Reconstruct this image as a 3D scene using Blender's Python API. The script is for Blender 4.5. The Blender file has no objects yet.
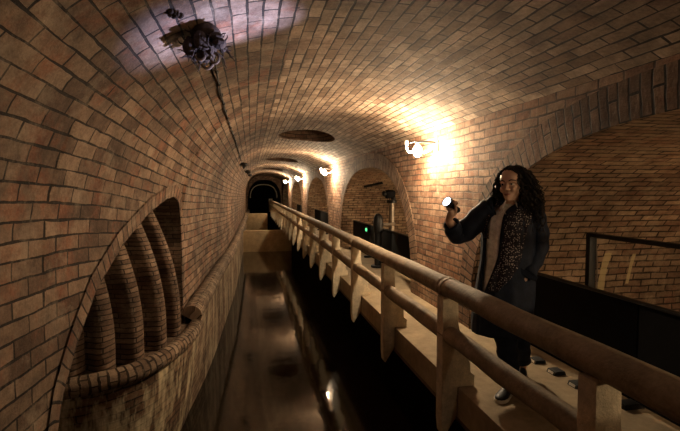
import bpy, bmesh, math, random
from mathutils import Vector, Matrix, noise as mnoise
R = math.radians
random.seed(7)
SC = bpy.context.scene
COL = SC.collection

# ------------------------------------------------------------------ helpers
class MB:
    def __init__(s):
        s.v = []; s.f = []; s.uv = []
    def add(s, vs, fs, uvs=None):
        o = len(s.v)
        s.v += [tuple(v) for v in vs]
        for k, f in enumerate(fs):
            s.f.append(tuple(i + o for i in f))
            if uvs is None:
                s.uv.append([(0.0, 0.0)] * len(f))
            else:
                s.uv.append([uvs[i] for i in f])
    def grid(s, rows, uvrows=None, flip=False, closed=False):
        n = len(rows[0]); vs = [p for r in rows for p in r]
        uvs = [p for r in uvrows for p in r] if uvrows else None
        fs = []
        for i in range(len(rows) - 1):
            for j in range(n if closed else n - 1):
                a = i * n + j; b = i * n + (j + 1) % n; c = b + n; d = a + n
                fs.append((a, d, c, b) if flip else (a, b, c, d))
        s.add(vs, fs, uvs)
    def box(s, c, d, rot=None):
        cx, cy, cz = c; x, y, z = d[0] / 2, d[1] / 2, d[2] / 2
        vs = [Vector(p) for p in ((-x,-y,-z),(x,-y,-z),(x,y,-z),(-x,y,-z),(-x,-y,z),(x,-y,z),(x,y,z),(-x,y,z))]
        if rot is not None: vs = [rot @ p for p in vs]
        s.add([(p.x + cx, p.y + cy, p.z + cz) for p in vs],
              [(0,3,2,1),(4,5,6,7),(0,1,5,4),(1,2,6,5),(2,3,7,6),(3,0,4,7)])
    def prism(s, prof, axis, a0, a1):
        """extrude a polygon profile along an axis: 'y' takes (x,z), 'x' takes (y,z), 'z' takes (x,y)"""
        def P(p, a):
            return {'y': (p[0], a, p[1]), 'x': (a, p[0], p[1]), 'z': (p[0], p[1], a)}[axis]
        n = len(prof)
        vs = [P(p, a0) for p in prof] + [P(p, a1) for p in prof]
        fs = [tuple(range(n))[::-1], tuple(range(n, 2 * n))]
        for i in range(n):
            j = (i + 1) % n
            fs.append((i, j, j + n, i + n))
        s.add(vs, fs)
    def tube(s, pts, rad, n=8, caps=True, squash=None):
        pts = [Vector(p) for p in pts]
        rr = rad if isinstance(rad, (list, tuple)) else [rad] * len(pts)
        rows = []; up = None
        for i, p in enumerate(pts):
            t = (pts[min(i + 1, len(pts) - 1)] - pts[max(i - 1, 0)])
            if t.length < 1e-9: t = Vector((0, 0, 1))
            t.normalize()
            if up is None:
                up = Vector((0, 0, 1)) if abs(t.z) < .9 else Vector((1, 0, 0))
            a = t.cross(up)
            if a.length < 1e-6: a = t.cross(Vector((1, 0, 0)))
            a.normalize(); b = a.cross(t).normalized(); up = b
            q = squash or (1, 1)
            rows.append([tuple(p + a * (math.cos(2*math.pi*k/n) * rr[i] * q[0]) + b * (math.sin(2*math.pi*k/n) * rr[i] * q[1])) for k in range(n)])
        o = len(s.v)
        s.grid(rows, closed=True)
        if caps:
            m = len(pts)
            s.f.append(tuple(o + k for k in range(n))[::-1]); s.uv.append([(0, 0)] * n)
            s.f.append(tuple(o + (m - 1) * n + k for k in range(n))); s.uv.append([(0, 0)] * n)
    def ball(s, c, r, n=12, m=8):
        r = r if isinstance(r, (tuple, list)) else (r, r, r)
        rows = []
        for i in range(m + 1):
            th = math.pi * i / m
            th = min(max(th, .02), math.pi - .02)
            rows.append([(c[0] + r[0]*math.sin(th)*math.cos(2*math.pi*k/n), c[1] + r[1]*math.sin(th)*math.sin(2*math.pi*k/n), c[2] + r[2]*math.cos(th)) for k in range(n)])
        o = len(s.v)
        s.grid(rows, closed=True, flip=True)
        s.f.append(tuple(o + k for k in range(n))); s.uv.append([(0, 0)] * n)
        s.f.append(tuple(o + m * n + k for k in range(n))[::-1]); s.uv.append([(0, 0)] * n)
    def loft(s, rings, caps=True, closed=True):
        o = len(s.v); n = len(rings[0])
        s.grid(rings, closed=closed)
        if caps:
            m = len(rings)
            s.f.append(tuple(o + k for k in range(n))[::-1]); s.uv.append([(0, 0)] * n)
            s.f.append(tuple(o + (m - 1) * n + k for k in range(n))); s.uv.append([(0, 0)] * n)
    def build(s, name, mat, parent=None, smooth=True, angle=35, bevel=0, fixn=False, loc=None):
        me = bpy.data.meshes.new(name)
        me.from_pydata(s.v, [], s.f)
        uvl = me.uv_layers.new(name='UVMap')
        k = 0
        for pu in s.uv:
            for u in pu:
                uvl.data[k].uv = u; k += 1
        if bevel or fixn:
            bm = bmesh.new(); bm.from_mesh(me)
            if fixn: bmesh.ops.recalc_face_normals(bm, faces=bm.faces)
            if bevel:
                ed = [e for e in bm.edges if len(e.link_faces) == 2 and e.calc_face_angle(0) > R(30)]
                bmesh.ops.bevel(bm, geom=ed, offset=bevel, segments=2, affect='EDGES', profile=.6)
            bm.to_mesh(me); bm.free()
        me.materials.append(mat)
        if smooth:
            for p in me.polygons: p.use_smooth = True
            me.set_sharp_from_angle(angle=R(angle))
        o = bpy.data.objects.new(name, me); COL.objects.link(o)
        if parent: o.parent = parent
        if loc: o.location = loc
        return o

def tag(o, label=None, cat=None, group=None, kind=None):
    if label: o['label'] = label
    if cat: o['category'] = cat
    if group: o['group'] = group
    if kind: o['kind'] = kind
    return o
def struct(o): o['kind'] = 'structure'; return o
def empty(name, loc=(0,0,0), rz=0):
    o = bpy.data.objects.new(name, None); COL.objects.link(o)
    o.location = loc; o.rotation_euler = (0, 0, rz); o.empty_display_size = .1
    return o
def copy_tree(o, parent=None):
    c = o.copy(); COL.objects.link(c)
    if parent: c.parent = parent
    for ch in list(o.children): copy_tree(ch, c)
    return c
def interp(x, pts):
    if x <= pts[0][0]: return pts[0][1]
    for (a, va), (b, vb) in zip(pts, pts[1:]):
        if x <= b:
            t = (x - a) / (b - a); return va + (vb - va) * t
    return pts[-1][1]
def sinterp(x, pts):
    """catmull style smooth interpolation"""
    if x <= pts[0][0]: return pts[0][1]
    if x >= pts[-1][0]: return pts[-1][1]
    n = len(pts)
    def slope(i):
        if i == 0 or i == n - 1: return (pts[min(i+1,n-1)][1]-pts[max(i-1,0)][1])/(pts[min(i+1,n-1)][0]-pts[max(i-1,0)][0])
        return (pts[i+1][1]-pts[i-1][1])/(pts[i+1][0]-pts[i-1][0])
    for i in range(n - 1):
        a, b = pts[i], pts[i+1]
        if x <= b[0]:
            h = b[0]-a[0]; t = (x-a[0])/h
            return ((2*t**3-3*t*t+1)*a[1] + (t**3-2*t*t+t)*h*slope(i) + (-2*t**3+3*t*t)*b[1] + (t**3-t*t)*h*slope(i+1))

# ------------------------------------------------------------------ materials
def newmat(name):
    m = bpy.data.materials.new(name); m.use_nodes = True
    nt = m.node_tree; b = nt.nodes['Principled BSDF']
    return m, nt, b
def N(nt, t, **kw):
    n = nt.nodes.new(t)
    for k, v in kw.items():
        if k in n.inputs: n.inputs[k].default_value = v
        else: setattr(n, k, v)
    return n
def L(nt, a, b): nt.links.new(a, b)
def rgba(c): return (c[0], c[1], c[2], 1)
def mixc(nt, fac, a, b, blend='MIX'):
    n = nt.nodes.new('ShaderNodeMix'); n.data_type = 'RGBA'; n.blend_type = blend
    for sock, val in ((n.inputs[0], fac), (n.inputs[6], a), (n.inputs[7], b)):
        if hasattr(val, 'is_linked'): L(nt, val, sock)
        elif isinstance(val, (tuple, list)): sock.default_value = rgba(val)
        else: sock.default_value = val
    return n.outputs[2]
def ramp(nt, fac, stops):
    n = nt.nodes.new('ShaderNodeValToRGB'); el = n.color_ramp.elements
    while len(el) < len(stops): el.new(.5)
    for e, (p, c) in zip(el, stops):
        e.position = p; e.color = rgba(c) if isinstance(c, (tuple, list)) else (c, c, c, 1)
    L(nt, fac, n.inputs[0]); return n.outputs[0]
def noise(nt, vec, scale, detail=4, rough=.6):
    n = N(nt, 'ShaderNodeTexNoise'); n.inputs['Scale'].default_value = scale
    n.inputs['Detail'].default_value = detail; n.inputs['Roughness'].default_value = rough
    if vec is not None: L(nt, vec, n.inputs['Vector'])
    return n.outputs[0]

def brick_mat(name, c1, c2, mortar, bw=.26, rh=.095, ms=.007, bump=.5, rough=.85, dirt=(.45, 1.15), stain=None, stain_amt=.5,
              streak=None, wob=.012, third=None, streak_scale=(7, .8, 1), drips=None):
    m, nt, b = newmat(name)
    tc = N(nt, 'ShaderNodeTexCoord')
    nz = N(nt, 'ShaderNodeTexNoise'); nz.inputs['Scale'].default_value = 5; nz.inputs['Detail'].default_value = 3
    L(nt, tc.outputs['UV'], nz.inputs['Vector'])
    sub = N(nt, 'ShaderNodeVectorMath', operation='SUBTRACT'); L(nt, nz.outputs['Color'], sub.inputs[0]); sub.inputs[1].default_value = (.5, .5, .5)
    sc = N(nt, 'ShaderNodeVectorMath', operation='SCALE'); L(nt, sub.outputs[0], sc.inputs[0]); sc.inputs['Scale'].default_value = wob * 2
    ad = N(nt, 'ShaderNodeVectorMath', operation='ADD'); L(nt, tc.outputs['UV'], ad.inputs[0]); L(nt, sc.outputs[0], ad.inputs[1])
    msn = N(nt, 'ShaderNodeMath', operation='MULTIPLY'); msn.inputs[1].default_value = ms
    L(nt, ramp(nt, noise(nt, tc.outputs['UV'], 2.2, 3, .7), [(.32, .55), (.72, 1.9)]), msn.inputs[0]); msz = msn.outputs[0]
    def brick(ca, cb, mo, mss=ms, sm=.25):
        br = N(nt, 'ShaderNodeTexBrick'); L(nt, ad.outputs[0], br.inputs['Vector'])
        br.inputs['Color1'].default_value = rgba(ca); br.inputs['Color2'].default_value = rgba(cb); br.inputs['Mortar'].default_value = rgba(mo)
        br.inputs['Scale'].default_value = 1; br.inputs['Mortar Size'].default_value = mss; L(nt, msz, br.inputs['Mortar Size']); br.inputs['Mortar Smooth'].default_value = sm
        br.inputs['Brick Width'].default_value = bw; br.inputs['Row Height'].default_value = rh; br.inputs['Bias'].default_value = 0
        return br
    br = brick(c1, c2, mortar)
    uv = tc.outputs['UV']
    big = noise(nt, uv, .9, 5, .65); mid = noise(nt, uv, 7, 5, .7); fine = noise(nt, uv, 55, 5, .7)
    col = br.outputs['Color']
    if third is not None:   # some bricks in a third colour, by patches
        col = mixc(nt, ramp(nt, noise(nt, uv, 2.6, 4, .75), [(.5, 0.0), (.66, .8)]), col, third)
        col = mixc(nt, br.outputs['Fac'], col, mortar)
    col = mixc(nt, 1.0, col, ramp(nt, big, [(.3, dirt[0]), (.7, dirt[1])]), 'MULTIPLY')
    col = mixc(nt, 1.0, col, ramp(nt, mid, [(.25, .42), (.7, 1.25)]), 'MULTIPLY')
    col = mixc(nt, 1.0, col, ramp(nt, fine, [(.3, .72), (.7, 1.15)]), 'MULTIPLY')
    if stain is not None:
        col = mixc(nt, ramp(nt, noise(nt, uv, 3.3, 7, .75), [(.52, 0.0), (.72, stain_amt)]), col, stain)
    if streak is not None:
        mp = N(nt, 'ShaderNodeMapping'); mp.inputs['Scale'].default_value = streak_scale; L(nt, uv, mp.inputs['Vector'])
        col = mixc(nt, ramp(nt, noise(nt, mp.outputs[0], 1.0, 5, .7), [(.47, 0.0), (.6, .9)]), col, streak)
    if drips is not None:   # lime runs at fixed places on the wall (object x, z from, z to, half width)
        sx = N(nt, 'ShaderNodeSeparateXYZ'); L(nt, tc.outputs['Object'], sx.inputs[0])
        def mth(op, a, b_=None, c_=None):
            n = N(nt, 'ShaderNodeMath', operation=op)
            for q, v in enumerate((a, b_, c_)):
                if v is None: continue
                if hasattr(v, 'is_linked'): L(nt, v, n.inputs[q])
                else: n.inputs[q].default_value = v
            return n.outputs[0]
        wv = noise(nt, tc.outputs['Object'], 9, 4, .7)
        for (dx, z0, z1, hw) in drips:
            d = mth('ABSOLUTE', mth('MULTIPLY_ADD', wv, hw * 1.2, mth('SUBTRACT', sx.outputs[0], dx + hw * .6)))
            k = mth('MULTIPLY', mth('LESS_THAN', d, hw), mth('MULTIPLY', mth('GREATER_THAN', sx.outputs[2], z0), mth('LESS_THAN', sx.outputs[2], z1)))
            col = mixc(nt, mth('MULTIPLY', k, .8), col, (.66, .55, .30))
    L(nt, col, b.inputs['Base Color'])
    b.inputs['Roughness'].default_value = rough
    b.inputs['Specular IOR Level'].default_value = .3
    h1 = N(nt, 'ShaderNodeMath', operation='MULTIPLY_ADD'); L(nt, br.outputs['Fac'], h1.inputs[0]); h1.inputs[1].default_value = -1.0
    L(nt, mid, h1.inputs[2])
    h2 = N(nt, 'ShaderNodeMath', operation='MULTIPLY_ADD'); L(nt, fine, h2.inputs[0]); h2.inputs[1].default_value = .3; L(nt, h1.outputs[0], h2.inputs[2])
    # each brick sits a little proud or back of its neighbours
    br2 = brick((0, 0, 0), (1, 1, 1), (.5, .5, .5))
    h3 = N(nt, 'ShaderNodeMath', operation='MULTIPLY_ADD'); L(nt, br2.outputs['Color'], h3.inputs[0]); h3.inputs[1].default_value = .45; L(nt, h2.outputs[0], h3.inputs[2])
    bp = N(nt, 'ShaderNodeBump'); bp.inputs['Strength'].default_value = bump; bp.inputs['Distance'].default_value = .014
    L(nt, h3.outputs[0], bp.inputs['Height']); L(nt, bp.outputs[0], b.inputs['Normal'])
    return m
def plain(name, c, rough=.6, metal=0, var=.25, scale=12, bump=.15, c2=None, spec=.4, coat=0):
    m, nt, b = newmat(name)
    tc = N(nt, 'ShaderNodeTexCoord')
    nz = noise(nt, tc.outputs['Object'], scale, 6, .65)
    n2 = noise(nt, tc.outputs['Object'], scale * 6, 4, .6)
    ca = tuple(x * (1 - var) for x in c); cb = c2 or tuple(min(1, x * (1 + var)) for x in c)
    col = ramp(nt, nz, [(.3, ca), (.7, cb)])
    col = mixc(nt, 1.0, col, ramp(nt, n2, [(.3, 1 - var * .6), (.7, 1 + var * .3)]), 'MULTIPLY')
    L(nt, col, b.inputs['Base Color'])
    b.inputs['Roughness'].default_value = rough; b.inputs['Metallic'].default_value = metal
    b.inputs['Specular IOR Level'].default_value = spec; b.inputs['Coat Weight'].default_value = coat
    if bump:
        bp = N(nt, 'ShaderNodeBump'); bp.inputs['Strength'].default_value = bump; bp.inputs['Distance'].default_value = .01
        L(nt, n2, bp.inputs['Height']); L(nt, bp.outputs[0], b.inputs['Normal'])
    return m
def emit(name, c, s):
    m, nt, b = newmat(name)
    b.inputs['Base Color'].default_value = rgba(c)
    b.inputs['Emission Color'].default_value = rgba(c); b.inputs['Emission Strength'].default_value = s
    return m

M = {}
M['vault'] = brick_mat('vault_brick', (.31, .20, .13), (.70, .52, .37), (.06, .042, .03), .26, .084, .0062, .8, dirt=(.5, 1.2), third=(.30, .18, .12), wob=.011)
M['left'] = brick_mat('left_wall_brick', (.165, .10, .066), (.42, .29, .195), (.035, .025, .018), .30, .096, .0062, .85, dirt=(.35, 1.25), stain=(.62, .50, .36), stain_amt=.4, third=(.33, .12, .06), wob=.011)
M['right'] = brick_mat('right_wall_brick', (.26, .13, .08), (.58, .37, .24), (.15, .10, .07), .215, .078, .008, .9, dirt=(.5, 1.2), stain=(.60, .46, .33), stain_amt=.45, third=(.44, .20, .105), wob=.014)
M['chamber'] = brick_mat('chamber_brick', (.34, .21, .135), (.60, .43, .28), (.075, .05, .035), .235, .078, .007, .9, stain=(.56, .45, .31), stain_amt=.5, third=(.36, .18, .11), wob=.016)
M['chamber_runs'] = brick_mat('chamber_brick_lime_runs', (.34, .21, .135), (.60, .43, .28), (.075, .05, .035), .235, .078, .007, .9, stain=(.56, .45, .31), stain_amt=.5, third=(.36, .18, .11), wob=.016, drips=((3.93, .30, .80, .045), (4.28, .42, .78, .022)))
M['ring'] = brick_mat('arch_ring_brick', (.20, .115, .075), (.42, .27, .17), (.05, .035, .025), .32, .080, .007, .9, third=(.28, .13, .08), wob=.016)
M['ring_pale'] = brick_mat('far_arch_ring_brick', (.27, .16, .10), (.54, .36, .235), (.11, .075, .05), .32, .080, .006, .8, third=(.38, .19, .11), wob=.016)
M['rib'] = brick_mat('rib_brick', (.19, .115, .075), (.40, .27, .18), (.08, .055, .04), .30, .048, .005, .9, stain=(.5, .40, .28), stain_amt=.4, wob=.02)
M['drip'] = brick_mat('drip_wall_brick', (.15, .085, .05), (.30, .18, .105), (.06, .04, .03), .24, .075, .007, .9, streak=(.80, .70, .46), streak_scale=(3.2, .9, 1), stain=(.50, .42, .25), stain_amt=.5, wob=.02)
M['low'] = brick_mat('channel_wall_brick', (.22, .135, .08), (.40, .27, .17), (.08, .055, .04), .24, .075, .006, .8, streak=(.56, .46, .31), streak_scale=(2.4, .8, 1), stain=(.58, .48, .33), stain_amt=.7, wob=.02)
M['coping'] = brick_mat('coping_brick', (.26, .17, .11), (.56, .42, .29), (.07, .05, .035), .24, .07, .009, 1.0, stain=(.62, .50, .35), stain_amt=.6, wob=.025)
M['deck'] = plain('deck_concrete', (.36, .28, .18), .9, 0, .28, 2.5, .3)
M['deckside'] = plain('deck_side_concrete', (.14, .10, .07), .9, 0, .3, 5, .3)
M['rail'] = plain('rail_concrete', (.30, .23, .155), .75, 0, .32, 9, .35)
M['post'] = plain('post_concrete', (.64, .54, .38), .9, 0, .25, 14, .5)
M['weir'] = plain('weir_concrete', (.44, .33, .19), .9, 0, .3, 4, .4)
M['black'] = plain('black_panel', (.006, .006, .007), .8, 0, .2, 6, .05, spec=.08)
M['blackmetal'] = plain('black_metal', (.009, .0085, .0085), .5, .3, .2, 30, .1)
M['pipe'] = plain('dull_steel_pipe', (.24, .20, .16), .45, .5, .25, 20, .1)
M['whitepipe'] = plain('white_conduit', (.75, .68, .58), .4, 0, .1, 30, .05)
M['cable'] = plain('dark_cable', (.03, .025, .022), .7, 0, .3, 40, .1)
M['root'] = plain('dark_root', (.045, .028, .018), .9, 0, .5, 30, .5)
M['paleroot'] = plain('pale_root', (.16, .11, .07), .8)
M['passage_shade'] = plain('shaded_passage_brick', (.03, .022, .016), .95, 0, .4, 4, .3)  # shade of the far passage put into a very dark colour
M['dark'] = plain('painted_dark_void', (.008, .006, .005), 1, 0, .2, 3, 0, spec=0)  # near-black colour standing for unlit depth under the walkway and past the end
WARM = (1.0, .77, .50)
M['bulb'] = emit('lit_bulb', WARM, 1300)
M['bulbdim'] = emit('dim_bulb', WARM, 150)
M['bulb_added_far'] = emit('added_far_chamber_bulb', (1.0, .74, .44), 1300)  # for the unseen lamps added in the farther chambers
M['bulb_added_near'] = emit('added_near_chamber_bulb', (1.0, .74, .44), 800)  # for the unseen lamp added in the nearest chamber
M['torchlens'] = emit('torch_lens', (.72, .84, 1.0), 7)
M['green'] = emit('green_indicator', (.1, .9, .3), 1.6)

m, nt, b = newmat('dark_water'); M['water'] = m
b.inputs['Base Color'].default_value = (.016, .011, .006, 1); b.inputs['Roughness'].default_value = .075; b.inputs['IOR'].default_value = 1.45
tc = N(nt, 'ShaderNodeTexCoord')
nz = noise(nt, tc.outputs['Object'], 2.2, 3, .5)
bp = N(nt, 'ShaderNodeBump'); bp.inputs['Strength'].default_value = .12; bp.inputs['Distance'].default_value = .03
L(nt, nz, bp.inputs['Height']); L(nt, bp.outputs[0], b.inputs['Normal'])

# ------------------------------------------------------------------ tunnel geometry
W = 2.32           # right wall face
ZS = 2.25          # right springing height
ZC = 2.60          # crown
ZL = .90           # left springing height
ZW = -1.2          # water level
Y0, Y1 = -4.0, 34.0
XU = [(-4, -1.2), (1, -1.16), (3, -1.1), (4, -1.0), (5, -.88), (5.8, -.80), (8, -.72), (10, -.62), (12, -.55), (16, -.47), (23, -.36), (34, -.2)]
XLO = [(5.56, -.64), (7.8, -.57), (10, -.48), (12, -.40), (16, -.34), (20, -.30), (34, -.12)]
P = 7.1; AC = 1.79; AA = 2.65; AB = 1.95
def xu(y): return sinterp(y, XU)
def xlo(y): return sinterp(y, XLO)
NV = 2.7
def section(y, n1=10, n2=34, n3=16):
    """points (x,z) from the foot of the left vault (z=ZL) over the crown to the right springing"""
    xl = xu(y); xc = .95 if y > 6 else .95
    a = xc - xl; bb = ZC - ZL
    pts = []
    for i in range(n2 + 1):
        t = math.pi / 2 * i / n2
        x = xc - a * max(math.cos(t), 0) ** (2 / NV); z = ZL + bb * math.sin(t) ** (2 / NV)
        pts.append((x, z))
    for i in range(1, n3 + 1):
        u = i / n3
        pts.append((xc + (W - xc) * u, ZC - (ZC - ZS) * u ** 2.1))
    return pts
def full_section(y, zb):
    """same with the plain left wall below, from height zb; returns points and arc length measured from the crown"""
    s = section(y); xl = xu(y)
    pts = [(xl, zb + (ZL - zb) * i / 10) for i in range(10)] + s
    if zb >= ZL: # start on the curve
        k = next(i for i, p in enumerate(s) if p[1] > zb)
        p0, p1 = s[k - 1], s[k]; t = (zb - p0[1]) / max(1e-6, p1[1] - p0[1])
        pts = [(p0[0] + (p1[0] - p0[0]) * t, zb)] + s[k:]
    return pts
def resample(pts, a, bnd, n):
    """n+1 points of a polyline between arc lengths a and bnd; returns points and their lengths"""
    ls = [0]
    for p, q in zip(pts, pts[1:]): ls.append(ls[-1] + math.dist(p, q))
    out = []; k = 0
    for i in range(n + 1):
        s = a + (bnd - a) * i / n
        while k < len(ls) - 2 and ls[k + 1] < s: k += 1
        t = (s - ls[k]) / max(1e-9, ls[k + 1] - ls[k])
        out.append((pts[k][0] + (pts[k+1][0]-pts[k][0]) * t, pts[k][1] + (pts[k+1][1]-pts[k][1]) * t, s))
    return out
# left opening, traced on the wall surface: (y, z of the edge)
LARCH = [(2.70, -1.5), (2.73, -.5), (2.77, .08), (2.87, .30), (3.07, .52), (3.38, .80), (3.85, 1.06), (4.48, 1.30), (4.95, 1.41), (5.22, 1.43), (5.42, 1.36), (5.54, 1.18), (5.59, .85), (5.60, -.12)]
def larch(y): return interp(y, LARCH)
HX, HA, HB = 1.12, .56, .85   # vault hatches
HATCH = [AC + .15 + P * k for k in range(1, 5)]
def zbase(y):
    if y < 2.70: return -1.5
    if y <= 5.60: return larch(y)
    return 0.0
ys = set()
y = Y0
while y <= Y1 + 1e-6:
    ys.add(round(y, 3)); y += .25
for p in LARCH: ys.add(round(p[0], 3))
ys.add(2.699); ys.add(5.601)
for i in range(40): ys.add(round(2.77 + 2.83 * i / 39, 3))
for h in HATCH:
    for i in range(17):
        ys.add(round(h - HB * math.cos(math.pi * i / 16), 3))
YS = sorted(ys)
def split_at_crown(y):
    """left strip (wall foot -> x=.45) ; ceiling pieces (x .45 -> right springing, minus hatch)"""
    pts = full_section(y, zbase(y))
    ls = [0]
    for p, q in zip(pts, pts[1:]): ls.append(ls[-1] + math.dist(p, q))
    def s_at_x(x):  # only on the upper part, x grows
        for i in range(len(pts) - 1):
            if pts[i][0] <= x <= pts[i+1][0] and pts[i+1][0] > pts[i][0] + 1e-7:
                return ls[i] + (x - pts[i][0]) / (pts[i+1][0] - pts[i][0]) * (ls[i+1] - ls[i])
        return ls[-1]
    return pts, ls, s_at_x
XSPLIT = -.45
left = MB(); ceil = MB()
rowsL = []; rowsC = []
for y in YS:
    pts, ls, sx = split_at_crown(y)
    tot = ls[-1]
    scr = sx(.95)
    sp = sx(.30)
    A = resample(pts, 0, sp, 26)
    rowsL.append((y, A, scr))
    h = next((h for h in HATCH if h - HB - 1e-3 <= y <= h + HB + 1e-3), None)
    if h is None:
        B1 = resample(pts, sp, sx(HX), 10); B2 = resample(pts, sx(HX), tot, 12)
    else:
        w = HA * math.sqrt(max(0, 1 - ((y - h) / HB) ** 2))
        B1 = resample(pts, sp, sx(HX - w), 10); B2 = resample(pts, sx(HX + w), tot, 12)
    rowsC.append((y, B1, B2, scr))
def to_rows(data, k=1):
    rows = [[(p[0], d[0], p[1]) for p in d[k]] for d in data]
    uvs = [[(d[0], p[2] - d[-1]) for p in d[k]] for d in data]
    return rows, uvs
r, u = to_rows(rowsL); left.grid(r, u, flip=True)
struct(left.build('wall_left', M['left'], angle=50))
for k in (1, 2):
    r, u = to_rows(rowsC, k); ceil.grid(r, u, flip=True)
struct(ceil.build('ceiling', M['vault'], angle=50))
# hatch shafts in the crown
for i, h in enumerate(HATCH):
    sh = MB(); low = []; top = []; uvl = []; uvt = []
    for k in range(41):
        t = 2 * math.pi * k / 40
        x = HX + HA * math.cos(t); y = h + HB * math.sin(t)
        xc = .95
        z = ZC - (ZC - ZS) * (max(0, x - xc) / (W - xc)) ** 2.1
        if x < xc: 
            a = xc - xu(y); z = ZL + (ZC - ZL) * (1 - ((xc - x) / a) ** NV) ** (1 / NV)
        low.append((x, y, z - .004)); top.append((x, y, 3.3)); uvl.append((t * .7, z)); uvt.append((t * .7, 3.3))
    sh.grid([low, top], [uvl, uvt]); sh.add(top[:-1], [tuple(range(40))], uvt[:-1])
    struct(sh.build('ceiling_shaft', M['ring']))

# right wall with its row of arches
def aarch(dy, n=2.5): return AB * max(0, 1 - abs(dy / AA) ** n) ** (1 / n)
right = MB(); centers = [AC + P * k for k in range(-1, 5)]
ysr = {Y0, Y1}
for c in centers:
    for i in range(49):
        ysr.add(round(c - AA * math.cos(math.pi * i / 48), 4))
ysr = sorted(v for v in ysr if Y0 <= v <= Y1)
rows = []; uvs = []
for y in ysr:
    c = min(centers, key=lambda c: abs(c - y)); zb = aarch(y - c) if abs(y - c) <= AA else 0
    zb = zb if zb > 0.001 else -.02
    rows.append([(W, y, zb + (ZS - zb) * i / 12) for i in range(13)]); uvs.append([(y, zb + (ZS - zb) * i / 12) for i in range(13)])
right.grid(rows, uvs)
struct(right.build('wall_right', M['right'], smooth=False))
DEPTH = 6.2
for k, c in enumerate(centers):
    if c - AA > Y1 or c + AA < -2: continue
    ch = MB(); rows = []; uvs = []; s = 0; prev = None
    for i in range(65):
        t = math.pi * i / 64
        y = c - AA * (1 if math.cos(t) > 0 else -1) * abs(math.cos(t)) ** (2 / 2.5); z = AB * math.sin(t) ** (2 / 2.5)
        if prev: s += math.dist(prev, (y, z))
        prev = (y, z)
        rows.append([(W + (DEPTH - W) * j / 10, y, z) for j in range(11)]); uvs.append([(W + (DEPTH - W) * j / 10, s) for j in range(11)])
    ch.grid(rows, uvs)
    struct(ch.build('wall_side_chamber', M['chamber_runs'] if abs(c - AC) < .1 else M['chamber']))
    bk = MB(); outl = [(DEPTH, r_[0][1], r_[0][2]) for r_ in rows]
    bk.add(outl, [tuple(range(65))], [(p[1], p[2]) for p in outl])
    struct(bk.build('wall_chamber_back', M['chamber'], smooth=False))
    # ring of voussoirs round the mouth of the chamber
    rg = MB(); RW = .27
    inner = [(r_[0][1], r_[0][2]) for r_ in rows]; outer = []; sl = [0]
    for i in range(65):
        a_ = inner[max(i - 1, 0)]; b_ = inner[min(i + 1, 64)]
        ty, tz = b_[0] - a_[0], b_[1] - a_[1]; l_ = math.hypot(ty, tz); nrm = (-tz / l_, ty / l_)
        outer.append((inner[i][0] + nrm[0] * RW, min(ZS - .01, inner[i][1] + nrm[1] * RW)))
        if i: sl.append(sl[-1] + math.dist(inner[i - 1], inner[i]))
    xf = W - .006
    rg.grid([[(xf, *p) for p in inner], [(xf, *p) for p in outer]], [[(0, s_) for s_ in sl], [(RW, s_) for s_ in sl]], flip=True)
    rg.grid([[(xf, *p) for p in outer], [(W, *p) for p in outer]], [[(RW, s_) for s_ in sl], [(RW + .03, s_) for s_ in sl]], flip=True)
    rg.grid([[(W + .005, *p) for p in inner], [(xf, *p) for p in inner]], [[(-.03, s_) for s_ in sl], [(0, s_) for s_ in sl]], flip=True)
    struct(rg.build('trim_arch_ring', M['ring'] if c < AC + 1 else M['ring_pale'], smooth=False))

# floor: walkway and the side chambers behind it
DX = 1.54
fl = MB(); fl.box(((DX + DEPTH + .2) / 2, (Y0 + Y1) / 2, -.12), (DEPTH + .2 - DX, Y1 - Y0, .24))
struct(fl.build('floor', M['deck'], bevel=.015))
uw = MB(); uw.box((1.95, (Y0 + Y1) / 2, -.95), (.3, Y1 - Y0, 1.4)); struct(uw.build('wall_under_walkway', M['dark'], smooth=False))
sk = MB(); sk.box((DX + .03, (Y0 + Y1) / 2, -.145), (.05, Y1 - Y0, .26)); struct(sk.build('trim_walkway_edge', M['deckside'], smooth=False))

# low channel wall on the left with rounded coping
lw = MB(); rows = []; uvs = []; cp = MB(); crow = []; cuv = []
yy = [5.56 + (Y1 - 5.56) * i / 140 for i in range(141)]
for y in yy:
    x = xlo(y)
    kf = max(0, 1 - (y - 5.56) / 2.4) ** 2
    rows.append([(x - .02 * (1 - j / 6) - .15 * kf * (1 - j / 6) ** 1.4, y, -1.5 + 1.5 * j / 6) for j in range(7)]); uvs.append([(y, 1.5 * j / 6) for j in range(7)])
    cx, cz = (x + xu(y)) / 2 + .02 * mnoise.noise(Vector((y * 1.1, 0, 0))), .03 * mnoise.noise(Vector((y * .9, 4, 0))); rr = .125 + .02 * mnoise.noise(Vector((y * 3.1, 9, 0)))
    ring = []; ru = []
    for k in range(15):
        t = R(-50) + R(215) * k / 14
        ring.append((cx + .02 + rr * math.cos(t), y, cz + rr * .95 * math.sin(t))); ru.append((rr * t * 1.6, y))
    crow.append(ring); cuv.append(ru)
lw.grid(rows, uvs, flip=True); struct(lw.build('wall_channel_left', M['low']))
cp.grid(crow, cuv, flip=True)
cp.add(crow[0], [tuple(range(15))], cuv[0])
struct(cp.build('trim_coping', M['coping'], angle=60))

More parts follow.
